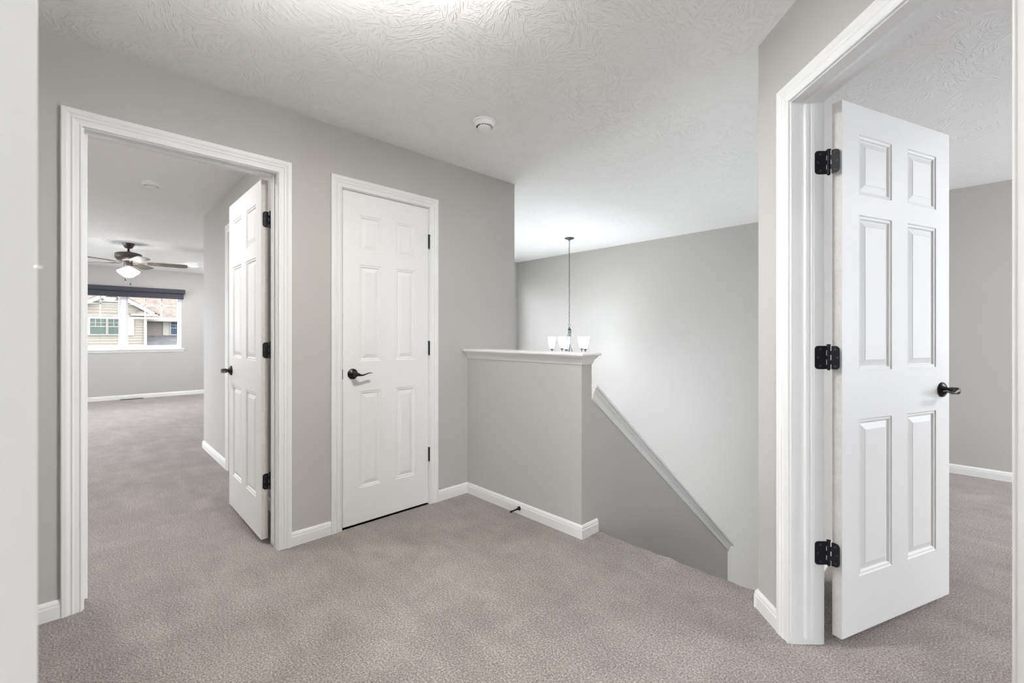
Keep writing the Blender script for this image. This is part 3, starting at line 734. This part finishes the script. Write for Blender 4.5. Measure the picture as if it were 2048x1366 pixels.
for wz0, wz1 in ((.05, 2.05), (-2.4, -.45)):       # added windows to fill the stairwell with daylight, hidden behind the wall end
    w3 = empty('added_window_3' if wz0 > 0 else 'added_window_4', (-5.58, 4.51, wz0), kind='structure')
    b = MB(); f = .045
    b.box(-5.61, -5.55, 2.80, 2.80+f, wz0, wz1); b.box(-5.61, -5.55, 5.30-f, 5.30, wz0, wz1); b.box(-5.61, -5.55, 2.80+f, 5.30-f, wz0, wz0+f); b.box(-5.61, -5.55, 2.80+f, 5.30-f, wz1-f, wz1)
    b.box(-5.60, -5.56, 3.99, 4.03, wz0+f, wz1-f); b.build('window_frame', M_VINYL, w3)
    MB().box(-5.582, -5.578, 2.80+f, 5.30-f, wz0+f, wz1-f).build('pane', M_GLASS, w3)
# ------------------------------------------------------------------ neighbouring houses seen through the window
MB().box(-80, -12, -40, 40, -3.3, -3.2).build('ground', M_LAWN, kind='structure')
def siding(b, x, y0, y1, z0, z1, ex=.20, clip=None, mi=0):
    z = z0
    while z < z1-1e-4:
        zz = min(z+ex, z1); a0, a1 = y0, y1; b0, b1 = y0, y1
        if clip:
            a0, a1 = clip(z); b0, b1 = clip(zz)
        vs = [(x+.045, a0, z), (x+.045, a1, z), (x+.010, b1, zz), (x+.010, b0, zz), (x-.02, a0, z), (x-.02, a1, z), (x-.02, b1, zz), (x-.02, b0, zz)]
        b.add(vs, [(0, 1, 2, 3), (4, 5, 6, 7), (0, 1, 5, 4), (1, 2, 6, 5), (2, 3, 7, 6), (3, 0, 4, 7)], mi)
        z = zz
hA = empty('house', (-44, 1.5, -3.2), 'cream sided house with a white-trimmed gable, left half of the window view', 'house')
b = MB(); apex = (1.52, 4.42); gs = .63
siding(b, -44, -1.3, 3.45, -3.2, 2.86)
siding(b, -44, 0, 0, 2.86, 4.30, clip=lambda z: (apex[0]-(apex[1]-z)/gs+.05, apex[0]+(apex[1]-z)/gs-.05))
b.box(-46.2, -44.02, -1.3, 3.45, -3.2, 2.8); b.build('siding', M_SIDE, hA)
b = MB(); n0 = 3.2
for s_ in (-1, 1):      # roof slabs
    y0, y1 = apex[0]+s_*2.75, apex[0]; zb, zt_ = apex[1]-2.75*gs+.06, apex[1]+.06
    b.add([(x, y, z+d) for x in (-46.25, -43.6) for d in (0, .10) for (y, z) in ((y0, zb), (y1, zt_))], [(0, 1, 3, 2), (4, 6, 7, 5), (0, 4, 5, 1), (2, 3, 7, 6), (0, 2, 6, 4), (1, 5, 7, 3)])
b.build('roof', M_SHING, hA)
b = MB()
for s_ in (-1, 1):
    y0, y1 = apex[0]+s_*2.45, apex[0]; zb, zt_ = apex[1]-2.45*gs, apex[1]
    b.add([(x, y, z+d) for x in (-43.75, -43.6) for d in (-.22, .06) for (y, z) in ((y0, zb), (y1, zt_))], [(0, 1, 3, 2), (4, 6, 7, 5), (0, 4, 5, 1), (2, 3, 7, 6), (0, 2, 6, 4), (1, 5, 7, 3)])
b.build('rake_board', M_HTRIM, hA)
MB().box(-43.93, -43.85, .30, 2.75, 3.64, 3.74).build('frieze_board', M_HTRIM, hA)
MB().box(-43.95, -43.87, 3.34, 3.52, -3.2, 2.70).build('corner_board', M_HTRIM, hA)
b = MB(); b.box(-43.95, -43.45, 2.58, 4.15, 2.66, 2.80); b.build('eave_return', M_HTRIM, hA)
b = MB(); b.add([(-43.93, 2.65, 2.80), (-43.93, 3.75, 2.80), (-43.93, 3.15, 3.16), (-43.5, 2.65, 2.80), (-43.5, 3.75, 2.80), (-43.9, 3.15, 3.16)], [(0, 1, 2), (3, 4, 5), (0, 1, 4, 3), (1, 2, 5, 4), (2, 0, 3, 5)])
b.build('return_roof', M_SHING, hA)
def far_window(parent, x, y0, y1, z0, z1, m, cols, rows_from=.5):
    b = MB(); f = .07
    b.box(x, x+.10, y0-f, y0, z0-f, z1+f); b.box(x, x+.10, y1, y1+f, z0-f, z1+f); b.box(x, x+.10, y0, y1, z0-f, z0); b.box(x, x+.10, y0, y1, z1, z1+f)
    w = b.build('window', M_HTRIM, parent)
    MB().box(x+.02, x+.05, y0, y1, z0, z1).build('pane', m, w)
    b = MB(); zm_ = z0+(z1-z0)*rows_from
    b.box(x+.05, x+.075, y0, y1, zm_-.022, zm_+.022)
    b.box(x+.05, x+.07, y0, y1, (zm_+z1)/2-.012, (zm_+z1)/2+.012)
    for k in range(1, cols):
        yy = y0+(y1-y0)*k/cols; b.box(x+.05, x+.07, yy-.012, yy+.012, zm_, z1)
    b.build('grille', M_HTRIM, w)
far_window(hA, -43.96, .37, 1.215, 1.27, 2.39, M_GREEN, 3); far_window(hA, -43.96, 1.33, 2.22, 1.27, 2.39, M_GREEN, 3)
def shutter(parent, x, y0, y1, z0, z1):
    b = MB(); b.box(x, x+.03, y0, y1, z0, z1); b.box(x+.03, x+.05, y0, y0+.05, z0, z1); b.box(x+.03, x+.05, y1-.05, y1, z0, z1)
    b.box(x+.03, x+.05, y0+.05, y1-.05, z0, z0+.08); b.box(x+.03, x+.05, y0+.05, y1-.05, z1-.08, z1)
    b.build('shutter', M_HTRIM, parent)
shutter(hA, -43.95, -.22, .29, 1.18, 2.46); shutter(hA, -43.95, 2.30, 2.78, 1.18, 2.46)
hB = empty('house', (-47, 6, -3.2), 'taupe sided house wing with brown shingle roof, right half of the window view', 'house')
b = MB(); siding(b, -47, 3.0, 10, -3.2, 2.6, .17); b.box(-53, -47.02, 3.0, 10, -3.2, 2.5); b.build('siding', M_SIDE2, hB)
b = MB(); b.add([(-46.35, -4, 2.50), (-46.35, 10.4, 2.50), (-54, -4, 7.6), (-54, 10.4, 7.6), (-46.35, -4, 2.36), (-46.35, 10.4, 2.36), (-54, -4, 7.4), (-54, 10.4, 7.4)],
    [(0, 1, 3, 2), (4, 6, 7, 5), (0, 4, 5, 1), (2, 3, 7, 6), (0, 2, 6, 4), (1, 5, 7, 3)]); b.build('roof', M_SHING, hB)
MB().box(-46.36, -46.28, 3.0, 10.4, 2.34, 2.50).build('gutter', M_HTRIM, hB)
b = MB(); b.add([(-47, 3.5, 1.16), (-47, 10, 1.16), (-44, 3.5, -.15), (-44, 10, -.15), (-47, 3.5, 1.04), (-47, 10, 1.04), (-44, 3.5, -.27), (-44, 10, -.27)],
    [(0, 1, 3, 2), (4, 6, 7, 5), (0, 4, 5, 1), (2, 3, 7, 6), (0, 2, 6, 4), (1, 5, 7, 3)]); b.build('porch_roof', M_SHING2, hB)
far_window(hB, -46.96, 5.33, 6.30, 1.27, 2.34, M_BLUE, 3); shutter(hB, -46.95, 4.80, 5.25, 1.19, 2.40)
